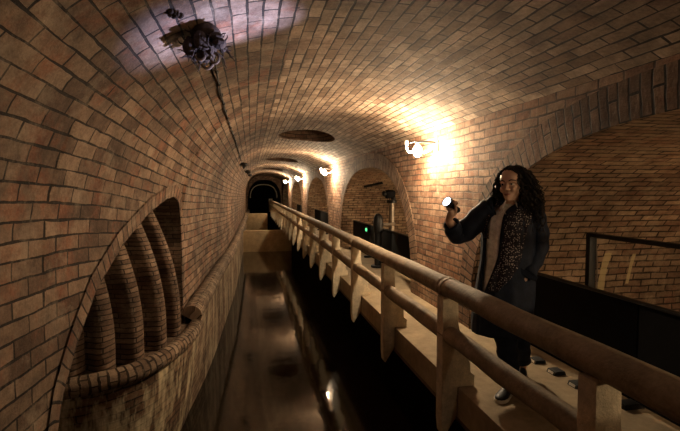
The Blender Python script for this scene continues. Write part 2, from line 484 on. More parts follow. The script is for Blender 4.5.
# rounded bay with the dripping wall, ledge and brick ribs inside the left opening
BAY = [(-.64, 5.60), (-.665, 5.25), (-.73, 4.90), (-.82, 4.60), (-.96, 4.32), (-1.15, 4.13), (-1.42, 4.0), (-1.8, 3.92), (-2.3, 3.9), (-2.9, 3.9)]
def dense(pts, n):
    out = []
    idx = [(i, p) for i, p in enumerate(pts)]
    for k in range(n + 1):
        t = (len(pts) - 1) * k / n
        out.append((sinterp(t, [(i, p[0]) for i, p in idx]), sinterp(t, [(i, p[1]) for i, p in idx])))
    return out
bay = dense(BAY, 60)
nrm = []
for i in range(61):
    a_ = bay[max(i - 1, 0)]; b_ = bay[min(i + 1, 60)]
    tx, ty = b_[0] - a_[0], b_[1] - a_[1]; l_ = math.hypot(tx, ty); nrm.append((-ty / l_ * -1 * -1, tx / l_ * -1 * -1))
# outward = towards +x / -y
nrm = [(n[0], n[1]) if n[0] - n[1] > 0 else (-n[0], -n[1]) for n in nrm]
sl = [0]
for p, q in zip(bay, bay[1:]): sl.append(sl[-1] + math.dist(p, q))
ZE = -.10
dw = MB(); rows = []; uvs = []
for i, (x, y) in enumerate(bay):
    rows.append([(x - nrm[i][0] * .17 * (1 - j / 6) ** 1.4, y - nrm[i][1] * .17 * (1 - j / 6) ** 1.4, -1.5 + (ZE + 1.5) * j / 6) for j in range(7)])
    uvs.append([(sl[i], 1.5 * j / 6) for j in range(7)])
dw.grid(rows, uvs, flip=True); struct(dw.build('wall_bay', M['drip']))
lc = MB(); rows = []; uvs = []
for i, (x, y) in enumerate(bay):
    ring = []; ru = []
    for k in range(13):
        t = R(-70) + R(250) * k / 12
        o_ = .045 + .085 * math.cos(t) - .06
        ring.append((x + nrm[i][0] * (o_), y + nrm[i][1] * (o_), ZE - .03 + .085 * math.sin(t))); ru.append((.14 * t, sl[i]))
    rows.append(ring); uvs.append(ru)
lc.grid(rows, uvs, flip=True); struct(lc.build('trim_ledge', M['coping'], angle=60))
lf = MB(); lf.add([(x, y, ZE + .0) for x, y in bay] + [(-2.9, 5.62, ZE)], [tuple(range(62))], [(x, y) for x, y in bay] + [(-2.9, 5.62)])
struct(lf.build('floor_bay', M['rib'], smooth=False, fixn=True))
# reveal of the opening, running back into the wall
rv = MB(); rows = []; uvs = []; s = 0; prev = None
edge = [(y, larch(y)) for y in sorted({p[0] for p in LARCH} | {round(2.77 + 2.83 * i / 39, 3) for i in range(40)}) if True]
for (y, z) in edge:
    if prev: s += math.dist(prev, (y, z))
    prev = (y, z)
    pts = full_section(y, max(z, -1.5)) ; x0 = pts[0][0]
    rows.append([(x0 + (-2.9 - x0) * j / 8, y, z) for j in range(9)]); uvs.append([(x0 + (-2.9 - x0) * j / 8, s) for j in range(9)])
rv.grid(rows, uvs); struct(rv.build('wall_left_reveal', M['rib'], angle=40))
bk = MB(); bk.add([(-2.9, 2.65, -1.5), (-2.9, 5.65, -1.5), (-2.9, 5.65, 1.6), (-2.9, 2.65, 1.6)], [(0, 1, 2, 3)], [(2.65, -1.5), (5.65, -1.5), (5.65, 1.6), (2.65, 1.6)])
struct(bk.build('wall_bay_back', M['rib'], smooth=False))
# edge voussoirs of the left opening
er = MB(); inn = []; out = []; sl = [0]; RW = .13
ed = [e for e in edge if e[1] > -.6]
for i, (y, z) in enumerate(ed):
    a_ = ed[max(i - 1, 0)]; b_ = ed[min(i + 1, len(ed) - 1)]
    ty, tz = b_[0] - a_[0], b_[1] - a_[1]; l_ = math.hypot(ty, tz); nn = (-tz / l_, ty / l_)
    y2, z2 = y + nn[0] * RW, z + nn[1] * RW
    def surf(yq, zq):
        p = full_section(yq, max(zq, -1.5))[0]; return Vector((p[0] + .012, yq, zq))
    inn.append(tuple(surf(y, z))); out.append(tuple(surf(y2, z2)))
    if i: sl.append(sl[-1] + math.dist(ed[i - 1], ed[i]))
er.grid([inn, out], [[(0, s_) for s_ in sl], [(RW, s_) for s_ in sl]], flip=True)
struct(er.build('trim_left_arch', M['left']))
# brick ribs standing on the ledge and curving back up under the opening
RIBS = [(-1.43, 4.06, .20), (-1.21, 4.17, .20), (-1.01, 4.42, .20), (-.86, 4.76, .19), (-.775, 5.16, .16)]
for (x, y, wd) in RIBS:
    i = min(range(61), key=lambda k: math.dist(bay[k], (x, y))); n_ = Vector((nrm[i][0], nrm[i][1], 0)); 
    n_ = (n_ * .45 + Vector((1, -.15, 0)) * .55).normalized(); t_ = Vector((-n_.y, n_.x, 0))
    rb = MB(); rows = []; uvs = []
    dp = .75
    # plan outline of one rib: straight flanks and a rounded nose
    nose = []
    for k in range(9):
        a = R(-90) + R(180) * k / 8
        nose.append((.07 * math.cos(a) - .07, (wd / 2) * (1 if math.sin(a) > 0 else -1) * abs(math.sin(a)) ** .7))
    prof = [(-dp, -wd / 2), (-.4, -wd / 2)] + nose + [(-.4, wd / 2), (-dp, wd / 2)]
    su = [0]
    for p, q in zip(prof, prof[1:]): su.append(su[-1] + math.dist(p, q))
    for j in range(22):
        z = ZE + .0 + 1.62 * j / 21
        lean = .30 * max(0, (z - .15) / 1.2) ** 1.9
        base = Vector((x, y, z)) - n_ * .0 - Vector((1, 0, 0)) * lean
        rows.append([tuple(base + n_ * p[0] + t_ * p[1]) for p in prof]); uvs.append([(q, z + lean * .4) for q in su])
    rb.grid(rows, uvs); struct(rb.build('wall_rib', M['rib'], angle=50, fixn=False))

# cross walls in the channel and the water
wr = MB(); wr.box(((-.45 + 1.9) / 2, 20.15, -.9), (2.35, .3, 1.26)); struct(wr.build('wall_weir', M['weir'], bevel=.03))
wr = MB(); wr.box(((-.45 + 1.0) / 2, 27.2, -.6), (1.45, .5, 1.44)); struct(wr.build('wall_second_weir', M['weir'], bevel=.03))
wt = MB(); wt.add([(-3, Y0, ZW), (2.1, Y0, ZW), (2.1, Y1, ZW), (-3, Y1, ZW)], [(0, 1, 2, 3)])
struct(wt.build('water', M['water'], smooth=False))

# far end: wall with a dark arch, tunnel goes on behind it
ew = MB(); n = 40
def endprof(w, zt, zb, k):
    t = math.pi * k / n
    return (1.05 - w * (1 if math.cos(t) > 0 else -1) * abs(math.cos(t)) ** .8, zb + (zt - zb) * math.sin(t) ** .8)
inn = [(-.17, -1.5)] + [endprof(1.22, 2.28, .6, k) for k in range(n + 1)] + [(2.27, -1.5)]
out = [(-1.0, -1.5)] + [endprof(2.05, 2.75, .6, k) for k in range(n + 1)] + [(3.1, -1.5)]
ew.grid([[(p[0], Y1 - .1, p[1]) for p in inn], [(p[0], Y1 - .1, p[1]) for p in out]], [inn, out])
ew.grid([[(p[0], Y1 - .1, p[1]) for p in inn], [(p[0], Y1 + 8, p[1]) for p in inn]], [[(0, p[0] + p[1]) for p in inn], [(8, p[0] + p[1]) for p in inn]], flip=True) if False else None
struct(ew.build('wall_end', M['right'], smooth=False))
er_ = MB(); er_.grid([[(p[0], Y1 - .1, p[1]) for p in inn], [(p[0], Y1 + 8, p[1]) for p in inn]], flip=True); struct(er_.build('wall_end_passage', M['passage_shade'], smooth=False))
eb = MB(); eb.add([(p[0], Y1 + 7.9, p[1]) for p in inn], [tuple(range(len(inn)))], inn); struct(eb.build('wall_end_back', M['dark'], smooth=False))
ea = MB(); ap = [endprof(1.05, 1.98, .9, k) for k in range(n + 1)]; ap2 = [endprof(1.0, 1.92, .9, k) for k in range(n + 1)]
ea.grid([[(p[0], Y1 + 1.6, p[1]) for p in ap2], [(p[0], Y1 + 1.6, p[1]) for p in ap]]); ea.grid([[(p[0], Y1 + 1.9, p[1]) for p in ap2], [(p[0], Y1 + 1.6, p[1]) for p in ap2]])
struct(ea.build('trim_end_arch', M['post'], smooth=False))
# closing wall behind the camera end
nb = MB(); sec = [(p[0], p[1]) for p in full_section(Y0, -1.5)]
nb.add([(p[0], Y0, p[1]) for p in sec] + [(W, Y0, -1.5)], [tuple(range(len(sec) + 1))], sec + [(W, -1.5)])
struct(nb.build('wall_near_end', M['right'], smooth=False))

# ------------------------------------------------------------------ railing
RX = 1.47
rail = empty('railing', (RX, 0, 0))
tag(rail, 'long pale concrete railing with two rounded rails along the walkway edge', 'railing')
def rod(y0, y1, x, z, rx, rz, rough=.006, seg=60):
    mb = MB(); rows = []
    for i in range(seg + 1):
        y = y0 + (y1 - y0) * i / seg; row = []
        for k in range(14):
            t = 2 * math.pi * k / 14
            d = 1 + rough / rx * (mnoise.noise(Vector((y * 2.3, k * .9, x))) )
            row.append((x - RX + rx * d * math.cos(t), y, z + rz * d * math.sin(t)))
        rows.append(row)
    mb.loft(rows); return mb
PYS = [.12 + 1.52 * k for k in range(22)]
# top rail laid as lengths that meet over every second post
rod(-.6, 33.2, RX, .765, .085, .072, .008, 260).build('top_rail', M['rail'], rail, angle=60)
rod(-.6, 33.2, RX, .41, .066, .066, .008, 260).build('middle_rail', M['rail'], rail, angle=60)
prof = [(1.405, .70), (1.405, -.26), (1.415, -.36), (1.43, -.38), (1.52, -.24), (1.535, -.2), (1.535, .004), (1.67, .004), (1.675, .085), (1.655, .10), (1.64, .11), (1.635, .19), (1.615, .22), (1.56, .36), (1.535, .50), (1.53, .70)]
first = None
for k, y in enumerate(PYS):
    mb = MB(); mb.prism([(p[0] - RX, p[1]) for p in prof], 'y', -.055, .055)
    if first is None:
        first = mb.build('post', M['post'], rail, bevel=.008, fixn=True, loc=(0, y, 0)); 
    else:
        o = first.copy(); COL.objects.link(o); o.parent = rail; o.location = (0, y, 0)
    if k % 2 == 0 and k < 12:
        mb = MB(); rows = [[(.0875 * math.cos(2*math.pi*q/16) * s_, yy_, .765 + .0745 * math.sin(2*math.pi*q/16) * s_) for q in range(16)] for yy_, s_ in ((y - .05, 1.0), (y - .045, 1.05), (y - .012, 1.05), (y - .006, 1.0), (y + .006, 1.0), (y + .012, 1.05), (y + .045, 1.05), (y + .05, 1.0))]
        mb.loft(rows); mb.build('joint_collar', M['rail'], rail)
mb = MB(); mb.box((0, 33.25, .42), (.26, .26, .95)); mb.build('end_post', M['post'], rail, bevel=.02)

# ------------------------------------------------------------------ wall lamps
def lamp_proto():
    root = empty('wall_lamp')
    mb = MB(); mb.box((-.012, 0, .06), (.024, .09, .13)); mb.build('wall_plate', M['whitepipe'], root, bevel=.004)
    mb = MB(); mb.tube([(-.01, 0, .10), (-.06, 0, .115), (-.15, 0, .115), (-.30, 0, .115), (-.36, .02, .105)], .011, 8); mb.build('bracket_arm', M['blackmetal'], root)
    mb = MB(); mb.tube([(-.02, .10, .05), (-.10, .12, .0), (-.18, .14, -.01), (-.33, .15, .0), (-.36, .15, .03), (-.36, .15, .10)], .016, 8); mb.build('conduit', M['whitepipe'], root)
    mb = MB(); mb.tube([(-.36, .15, .085), (-.36, .15, .135)], .028, 10); mb.build('conduit_cap', M['whitepipe'], root, bevel=.003)
    mb = MB(); mb.tube([(-.27, 0, .11), (-.27, 0, .055)], [.018, .026], 12); mb.build('socket', M['whitepipe'], root)
    mb = MB(); mb.ball((-.27, 0, .0), (.055, .055, .075), 14, 10); mb.build('bulb', M['bulb'], root)
    return root
LY = [5.34 + P * k for k in range(0, 4)]
lab = ['lit bare bulb wall lamp on the brick pier nearest the woman', 'lit wall lamp on the second brick pier, beyond the arch with the black machinery',
       'lit wall lamp on the third brick pier down the tunnel', 'small lit wall lamp on the last brick pier before the dark end arch']
proto = lamp_proto()
for k, y in enumerate(LY):
    o = proto if k == 0 else copy_tree(proto)
    o.location = (W, y, 1.99)
    tag(o, lab[k], 'lamp', 'wall lamps along the right wall')
def relamp(o, mat):
    for ch in o.children:
        if ch.name.startswith('bulb'):
            ch.data = ch.data.copy(); ch.data.materials[0] = mat
o = copy_tree(proto); o.location = (W, 5.34 - P, 2.07); relamp(o, M['bulbdim'])
tag(o, 'lit wall lamp on the pier behind the viewpoint', 'lamp', 'wall lamps along the right wall')

for k in range(0, 4):
    # unseen lamp added on each chamber's hidden flank to brighten the inside
    o = copy_tree(proto); c = AC + P * k
    o.location = (4.4, c - 2.35, 1.05) ; o.rotation_euler = (0, 0, R(-90)); relamp(o, M['bulb_added_near'] if k == 0 else M['bulb_added_far'])
    o.location.y = c - AA * (1 - (1.05 / AB) ** 2.5) ** (1 / 2.5) 
    tag(o, ('added unseen lamp on the near flank of the large arch chamber', 'added unseen lamp on the near flank of the second arch chamber', 'added unseen lamp on the near flank of the third arch chamber', 'added unseen lamp on the near flank of the fourth arch chamber')[k], 'lamp', 'added lamps inside the side chambers')

# ------------------------------------------------------------------ camera
CAM = Vector((0, 0, 1.5)); F = 450.0
cd = bpy.data.cameras.new('camera'); cam = bpy.data.objects.new('camera', cd); COL.objects.link(cam)
cam.location = CAM; cam.rotation_euler = (R(90 - 3.2), 0, R(-11.3))
cd.sensor_width = 36; cd.lens = F / 680 * 36; cd.clip_start = .02; cd.clip_end = 200
SC.camera = cam

# ------------------------------------------------------------------ cable on the vault, junctions, hanging clump
def vault_pt(x, y, off=.02):
    xc = .95; a = xc - xu(y); z = ZL + (ZC - ZL) * (1 - (max(0, xc - x) / a) ** NV) ** (1 / NV)
    return Vector((x, y, z - off))
CABX = [(1.2, -.22), (2.45, -.22), (4.5, -.25), (8, -.22), (12, -.19), (18, -.08), (26, .05), (33, .12)]
cable = empty('ceiling_cable', vault_pt(sinterp(4, CABX), 4)); tag(cable, 'thin dark cable clipped along the left curve of the brick vault', 'cable')
base = cable.location.copy()
mb = MB(); pts = []
for i in range(150):
    y = 3.0 + (33 - 3.0) * (i / 149) ** 1.3
    pts.append(vault_pt(sinterp(y, CABX), y, .018 + .006 * math.sin(y * 9)) - base)
mb.tube(pts, .0065, 6); mb.build('wire', M['cable'], cable)
for k in range(16):
    y = 3.3 + .36 * k
    p = vault_pt(sinterp(y, CABX), y, .012) - base
    mb = MB(); mb.ball(p, (.016, .022, .018), 8, 6); mb.build('clip', M['cable'], cable)
for k, (y, s, l) in enumerate(((11.6, .13, 'dark round junction box on the ceiling cable, largest and nearest of three'), (16.2, .13, 'small dark junction box on the ceiling cable, middle of three'), (20.5, .11, 'tiny dark junction box on the ceiling cable, nearest the dark end arch'))):
    p = vault_pt(sinterp(y, CABX), y, .10) + Vector((.05, 0, 0))
    root = empty('junction_box', p); tag(root, l, 'junction box', 'junction boxes on the ceiling cable')
    mb = MB(); mb.ball((0, 0, 0), (s * .8, s * 1.3, .06), 14, 8); mb.build('housing', M['cable'], root)
    mb = MB(); mb.tube([(0, 0, -.03), (0, 0, -.10)], [.04, .02], 8); mb.build('gland', M['cable'], root)

cl = empty('hanging_clump', vault_pt(-.24, 2.78, .04)); cl.scale = (.98, 1.1, 1.2); tag(cl, 'dark brown tangled clump hanging from the vault in a bluish light patch', 'clump')
mb = MB()
rng = random.Random(3)
for k in range(34):
    a = rng.uniform(0, 6.28); r0 = rng.uniform(.0, .11)
    c = Vector((r0 * math.cos(a), r0 * math.sin(a) * 1.1, -.03 - rng.uniform(0, .07)))
    mb.ball(c, (rng.uniform(.02, .045), rng.uniform(.025, .05), rng.uniform(.02, .045)), 8, 6)
mb.ball((0, 0, 0), (.09, .11, .05), 14, 8)
mb.build('core', M['root'], cl)
mb = MB()
for k in range(60):
    a = rng.uniform(0, 6.28); p = Vector((.08 * math.cos(a), .09 * math.sin(a), -.02 - rng.uniform(0, .06))); pts = [p.copy()]
    d = Vector((math.cos(a), math.sin(a), -.3)).normalized() * .022
    for j in range(rng.randint(3, 6)):
        d = (d + Vector((rng.gauss(0, .012), rng.gauss(0, .012), rng.gauss(-.002, .01)))); d = d.normalized() * .02
        p = p + d; p.z = min(p.z, .0); pts.append(p.copy())
    mb.tube(pts, [.006 * (1 - .7 * i / len(pts)) for i in range(len(pts))], 5)
mb.build('strands', M['root'], cl)
mb = MB()
for (cx, cy, cz, rr) in ((-.03, -.06, -.11, .03), (.05, -.04, -.12, .025), (.0, .04, -.12, .035)):
    mb = MB(); mb.tube([(cx + rr * math.cos(t), cy + .3 * rr * math.sin(t), cz + rr * math.sin(t)) for t in [2 * math.pi * i / 14 for i in range(15)]], .007, 6)
    mb.build('loop', M['paleroot'], cl)
sm = MB(); p = vault_pt(-.36, 2.42, .01)
for k in range(9): sm.ball((rng.uniform(-.03, .03), rng.uniform(-.03, .03), rng.uniform(-.02, .0)), (.014, .014, .014), 6, 5)
o = sm.build('root_tuft', M['root'], loc=p); tag(o, 'small dark tuft on the vault just above the big hanging clump', 'tuft')

# ------------------------------------------------------------------ side chamber furniture
def panel(c, y0, y1, x, label, h=.72, lean=0):
    r_ = empty('barrier', (x, (y0 + y1) / 2, 0)); tag(r_, label, 'barrier', 'black barriers in the side arches')
    n = max(2, int((y1 - y0) / 1.6)); st = (y1 - y0) / n
    for k in range(n):
        yc = y0 + st * (k + .5) - (y0 + y1) / 2
        mb = MB(); mb.box((0, yc, .03 + (h - .03) / 2), (.03, st - .012, h - .03)); mb.build('board', M['black'], r_, bevel=.004)
    mb = MB(); mb.box((0, 0, h + .008), (.055, y1 - y0, .016)); mb.build('top_edge', M['blackmetal'], r_, bevel=.003)
    for k in range(n + 1):
        yc = y0 + st * k - (y0 + y1) / 2
        mb = MB(); mb.box((-.05, min(max(yc, -(y1-y0)/2 + .05), (y1-y0)/2 - .05), .02), (.16, .08, .04)); mb.build('foot', M['blackmetal'], r_, bevel=.004)
    return r_
PX = 2.62
panel(0, AC - 2.45, AC + 2.42, PX, 'long black barrier across the large arch behind the woman')
panel(1, AC + P - 2.42, AC + P + 2.42, PX, 'black barrier across the second arch, behind the dark pump post')
panel(2, AC + 2*P - 2.42, AC + 2*P + 2.42, PX, 'black barrier across the third arch, beyond the second pier')
panel(3, AC + 3*P - 2.42, AC + 3*P + 2.42, PX, 'small black barrier in the fourth arch down the tunnel')
hr = empty('handrail', (3.0, 3.5, 0)); tag(hr, 'thin black handrail standing behind the long barrier in the large arch', 'handrail')
mb = MB(); mb.box((0, 0, .56), (.07, .05, 1.12)); mb.build('post', M['blackmetal'], hr, bevel=.004)
mb = MB(); mb.box((0, -2.4, .56), (.07, .05, 1.12)); mb.build('post', M['blackmetal'], hr, bevel=.004)
mb = MB(); mb.box((0, -1.2, 1.10), (.05, 2.36, .035)); mb.build('top_bar', M['blackmetal'], hr, bevel=.004)
mb = MB(); mb.tube([(.05, .0, 1.06), (.07, 0, .8), (.06, .0, .4), (.05, 0, .02)], .006, 6); mb.build('side_strap', M['pipe'], hr)
# small striped weights on the walkway
zs = empty
mw = plain('grey_white_paint', (.55, .5, .42), .7); mk = plain('rubber_black', (.02, .02, .02), .7)
for k, (x, y, l) in enumerate(((2.43, 3.45, 'black rubber block with a pale stripe by the barrier, the one nearest the woman'), (2.43, 3.2, 'black rubber block with a pale stripe by the barrier, middle one of three'), (2.43, 2.95, 'black rubber block with a pale stripe by the barrier, farthest from the woman'))):
    r_ = empty('rubber_block', (x + .02, y, 0)); r_.scale = (.62, .62, .62); tag(r_, l, 'block', 'striped rubber blocks on the walkway')
    mb = MB(); mb.prism([(-.09, 0), (.09, 0), (.07, .05), (-.07, .05)], 'y', -.08, .08); mb.build('body', mk, r_, bevel=.006, fixn=True)
    mb = MB(); mb.prism([(-.0915, .012), (-.0865, .012), (-.0755, .04), (-.0805, .04)], 'y', -.05, .05); mb.build('stripe', mw, r_, fixn=True)
# pump / penstock gear in the second arch
pp = empty('pump_post', (2.44, 8.42, 0)); tag(pp, 'black pedestal with rounded head standing before the second arch barrier', 'pump')
mb = MB(); mb.tube([(0, 0, 0), (0, 0, .04)], .14, 16); mb.build('base_plate', M['blackmetal'], pp, bevel=.004)
mb = MB(); mb.tube([(0, 0, .03), (0, 0, .70)], .07, 14); mb.build('column', M['blackmetal'], pp)
mb = MB(); mb.tube([(0, 0, .66), (0, 0, .70), (0, 0, .76), (0, 0, .90), (0, 0, .98), (0, 0, 1.03), (0, 0, 1.05)], [.07, .09, .10, .10, .085, .055, .02], 16); mb.build('head', M['blackmetal'], pp)
mb = MB(); mb.tube([(.1, -.02, .84), (.34, -.02, .84)], .03, 10); mb.build('side_pipe', M['pipe'], pp)
vp = empty('vertical_pipe', (2.86, 8.88, 0)); tag(vp, 'dull steel vertical pipe with dark flanges inside the second arch', 'pipe')
mb = MB(); mb.tube([(0, 0, .04), (0, 0, 1.29)], .06, 14); mb.build('tube', M['pipe'], vp)
for z in (.05, .62, 1.27):
    mb = MB(); mb.tube([(0, 0, z - .03), (0, 0, z + .03)], .105, 16); mb.build('flange', M['blackmetal'], vp, bevel=.004)
gb = empty('gear_box', (2.84, 8.93, 1.42)); gb.scale = (.72, .72, .72); tag(gb, 'black motor box on top of the vertical pipe in the second arch', 'motor')
mb = MB(); mb.box((0, 0, 0), (.26, .22, .22), Matrix.Rotation(R(12), 3, 'X')); mb.build('housing', M['black'], gb, bevel=.03)
mb = MB(); mb.tube([(-.12, 0, .0), (-.2, -.02, .02), (-.24, -.02, .02)], [.08, .08, .05], 12); mb.build('end_cap', M['blackmetal'], gb)
mb = MB(); mb.tube([(.08, -.06, -.1), (.08, -.07, -.16)], .075, 12); mb.build('neck', M['blackmetal'], gb)
mb = MB(); mb.tube([(-.08, 0, -.1), (-.09, 0, -.4), (-.08, 0, -.7)], .008, 6); mb.build('hanging_wire', M['cable'], gb)
bl = empty('wall_bar', (2.92, 10.58, 1.62)); tag(bl, 'short dark bar fixed to the curved brick at the back of the second arch', 'bar')
mb = MB(); mb.tube([(-.18, .12, -.03), (.22, -.12, .06)], .03, 8); mb.build('bar', M['blackmetal'], bl)
mb = MB(); mb.tube([(.1, -.04, .03), (.1, -.04, .33)], .014, 6); mb.build('stay', M['blackmetal'], bl)
gl = empty('indicator_light', (2.56, 9.75, .62)); tag(gl, 'small green glowing indicator on the second arch barrier', 'light')
mb = MB(); mb.box((.012, 0, 0), (.03, .2, .12)); mb.build('case', M['blackmetal'], gl, bevel=.004)
mb = MB(); mb.ball((-.012, 0, 0), (.02, .055, .04), 10, 6); mb.build('lens', M['green'], gl)

# ------------------------------------------------------------------ the woman
def noise_fabric(name, c, scale, speck=None, thr=.2, rough=.9):
    m, nt, b = newmat(name)
    tc = N(nt, 'ShaderNodeTexCoord')
    nz = noise(nt, tc.outputs['Object'], 18, 5, .65)
    col = ramp(nt, nz, [(.3, tuple(x * .65 for x in c)), (.7, tuple(x * 1.35 for x in c))])
    if speck is not None:
        vo = N(nt, 'ShaderNodeTexVoronoi'); vo.inputs['Scale'].default_value = scale; vo.inputs['Randomness'].default_value = .7
        L(nt, tc.outputs['Object'], vo.inputs['Vector'])
        col = mixc(nt, ramp(nt, vo.outputs['Distance'], [(thr, 1.0), (thr + .12, 0.0)]), col, speck)
    L(nt, col, b.inputs['Base Color']); b.inputs['Roughness'].default_value = rough; b.inputs['Specular IOR Level'].default_value = .25
    bp = N(nt, 'ShaderNodeBump'); bp.inputs['Strength'].default_value = .35; bp.inputs['Distance'].default_value = .012
    L(nt, nz, bp.inputs['Height']); L(nt, bp.outputs[0], b.inputs['Normal'])
    return m
M['skin'] = plain('skin', (.70, .45, .33), .5, 0, .08, 14, .05, spec=.35)
M['coat'] = noise_fabric('navy_coat', (.012, .018, .036), 1, rough=.7)
M['trousers'] = noise_fabric('dark_trousers', (.016, .022, .042), 1)
M['shirt'] = noise_fabric('pale_shirt', (.86, .83, .78), 1)
M['scarf'] = noise_fabric('speckled_scarf', (.022, .02, .03), 75, (.46, .41, .39), .24)
M['hair'] = plain('dark_curly_hair', (.012, .008, .006), .6, 0, .3, 30, .1, spec=.3)
M['lips'] = plain('lips', (.38, .13, .10), .45, 0, .05, 20, 0)
M['eye'] = plain('eye_white', (.6, .56, .5), .2, 0, .03, 20, 0)
M['iris'] = plain('dark_iris', (.03, .018, .012), .15, 0, .1, 40, 0)
M['brow'] = plain('brow_hair', (.03, .018, .013), .8, 0, .1, 60, 0)
M['shoe'] = plain('black_shoe', (.018, .017, .018), .5, 0, .2, 30, .1)
M['sole'] = plain('white_sole', (.72, .66, .56), .6, 0, .08, 30, .05)
M['torch'] = plain('torch_body', (.03, .03, .035), .35, .4, .1, 40, 0)

wo = empty('person', (1.74, 2.86, 0), R(-31.2))
tag(wo, 'woman with long dark curly hair in an open navy coat raising a lit torch', 'person')
HC = Vector((.058, .205, 1.425)); HR = Matrix.Rotation(R(-22), 3, 'Z') @ Matrix.Rotation(R(-3), 3, 'Y')
def H(p): return HC + HR @ (Vector(p) * 1.06)
def sellipse(cx, cy, z, hw, yf, yb, n=24, e=2.2):
    out = []
    for k in range(n):
        t = 2 * math.pi * k / n
        s_, c_ = math.sin(t), -math.cos(t)
        x = hw * math.copysign(abs(s_) ** (2 / e), s_)
        y = (-yf if c_ < 0 else yb) * math.copysign(abs(c_) ** (2 / e), c_)
        out.append((cx + x, cy + y, z))
    return out
bd = MB()
hp = [(-.002, .016, -.078, -.045), (.006, .030, -.088, -.02), (.022, .043, -.091, .0), (.045, .054, -.088, .03), (.075, .062, -.087, .06), (.095, .067, -.084, .075), (.112, .069, -.079, .085), (.128, .071, -.083, .09), (.15, .073, -.086, .095), (.175, .07, -.08, .092), (.198, .06, -.062, .082), (.215, .042, -.038, .062), (.225, .018, -.012, .03)]
bd.loft([[tuple(H(p)) for p in sellipse(0, 0, z, w_, yf, yb, 28, 2.15)] for (z, w_, yf, yb) in hp])
bd.tube([H((0, -.080, .122)), H((0, -.096, .10)), H((0, -.107, .082)), H((0, -.098, .074))], [.008, .011, .0145, .008], 10)
for s in (-1, 1):
    bd.ball(H((s * .011, -.094, .077)), .009, 8, 6)
    bd.ball(H((s * .036, -.068, .078)), (.023, .023, .026), 10, 8)
    bd.tube([H((s * .012, -.082, .13)), H((s * .032, -.083, .133)), H((s * .055, -.066, .126))], .008, 8)
    bd.ball(H((s * .066, .012, .10)), (.011, .018, .03), 8, 6)
bd.ball(H((0, -.078, .012)), (.022, .016, .014), 10, 8)
bd.tube([H((0, -.088, .038)), H((0, -.09, .052))], [.012, .014], 8)
bd.tube([(.055, .26, 1.30), (.056, .245, 1.38), (.058, .225, 1.46)], [.07, .052, .052], 14)
# torso, hips
bd.loft([sellipse(.05, .25, z, w_, -d_, d_, 24, 2.4) for (z, w_, d_) in ((.74, .14, .10), (.82, .165, .115), (.92, .165, .115), (1.02, .14, .10), (1.14, .145, .11), (1.24, .16, .115), (1.32, .165, .10), (1.37, .12, .075), (1.40, .06, .055))])
RS, RE, RWp = Vector((-.115, .25, 1.335)), Vector((-.315, .20, 1.165)), Vector((-.388, .085, 1.275))
LS, LE, LWp = Vector((.195, .26, 1.335)), Vector((.25, .31, 1.10)), Vector((.175, .18, .91))
for (a, b_, c) in ((RS, RE, RWp), (LS, LE, LWp)):
    bd.tube([a, a.lerp(b_, .5), b_, b_.lerp(c, .5), c], [.055, .046, .04, .036, .028], 12)
# legs
LEGS = [((.0, .25, .84), (.025, .20, .48), (.072, .165, .09)), ((.12, .27, .84), (.12, .36, .47), (.165, .50, .10))]
for (a, b_, c) in LEGS:
    a, b_, c = Vector(a), Vector(b_), Vector(c)
    bd.tube([a, a.lerp(b_, .5), b_, b_.lerp(c, .35), c, c - Vector((0, 0, .04))], [.085, .075, .055, .052, .034, .034], 12)
# torch frame
LENS = Vector((-.388, -.015, 1.418)); TD = Vector((-.50, -.72, .48)).normalized()
TU = TD.cross(Vector((0, 0, 1))).normalized(); TV = TU.cross(TD).normalized()
def T(t, r, a): return LENS - TD * t + TU * (r * math.cos(a)) + TV * (r * math.sin(a))
# right hand: palm below the barrel, four fingers curled over it, thumb along the other side
palm = T(.085, .040, R(-90))
bd.tube([RWp, RWp.lerp(palm, .5), palm], [.026, .03, .03], 10)
bd.tube([T(.055, .040, R(-95)), T(.125, .040, R(-85))], .021, 10)
for k, (t, r, l) in enumerate(((.052, .0085, 190), (.072, .009, 205), (.092, .0085, 200), (.110, .0075, 180))):
    bd.tube([T(t, .041, R(-80) + R(l) * i / 7) if i else T(t, .036, R(-90)) for i in range(8)], [r * (1.1 - .25 * i / 7) for i in range(8)], 8)
bd.tube([T(.10, .040, R(-110)), T(.075, .043, R(-150)), T(.05, .039, R(-185)), T(.035, .036, R(-200))], [.014, .012, .010, .008], 8)
# left hand, slipped into the coat pocket: knuckles and thumb at its mouth
bd.tube([LWp, LWp + Vector((-.03, -.03, -.05)), LWp + Vector((-.045, -.035, -.09))], [.027, .034, .03], 10)
for k in range(4):
    o_ = Vector((.022 - .016 * k, -.012 * k, 0))
    p0 = LWp + Vector((-.05, -.02, -.085)) + o_
    bd.tube([p0, p0 + Vector((-.012, -.004, -.035)), p0 + Vector((-.028, 0, -.06 - .006 * (k in (1, 2))))], [.0095, .009, .0075], 8)
p0 = LWp + Vector((-.045, -.05, -.04)); bd.tube([p0, p0 + Vector((-.02, -.015, -.03)), p0 + Vector((-.03, -.012, -.055))], [.012, .0105, .008], 8)
# fuse everything to one continuous skin
tmp = bd.build('tmp', M['skin'], fixn=True)
md = tmp.modifiers.new('r', 'REMESH'); md.mode = 'VOXEL'; md.voxel_size = .0052; md.use_smooth_shade = True
sm_ = tmp.modifiers.new('s', 'SMOOTH'); sm_.factor = .5; sm_.iterations = 4
dg = bpy.context.evaluated_depsgraph_get()
me = bpy.data.meshes.new_from_object(tmp.evaluated_get(dg)); me.name = 'body'
bpy.data.objects.remove(tmp)
body = bpy.data.objects.new('body', me); COL.objects.link(body); body.parent = wo
for p in me.polygons: p.use_smooth = True
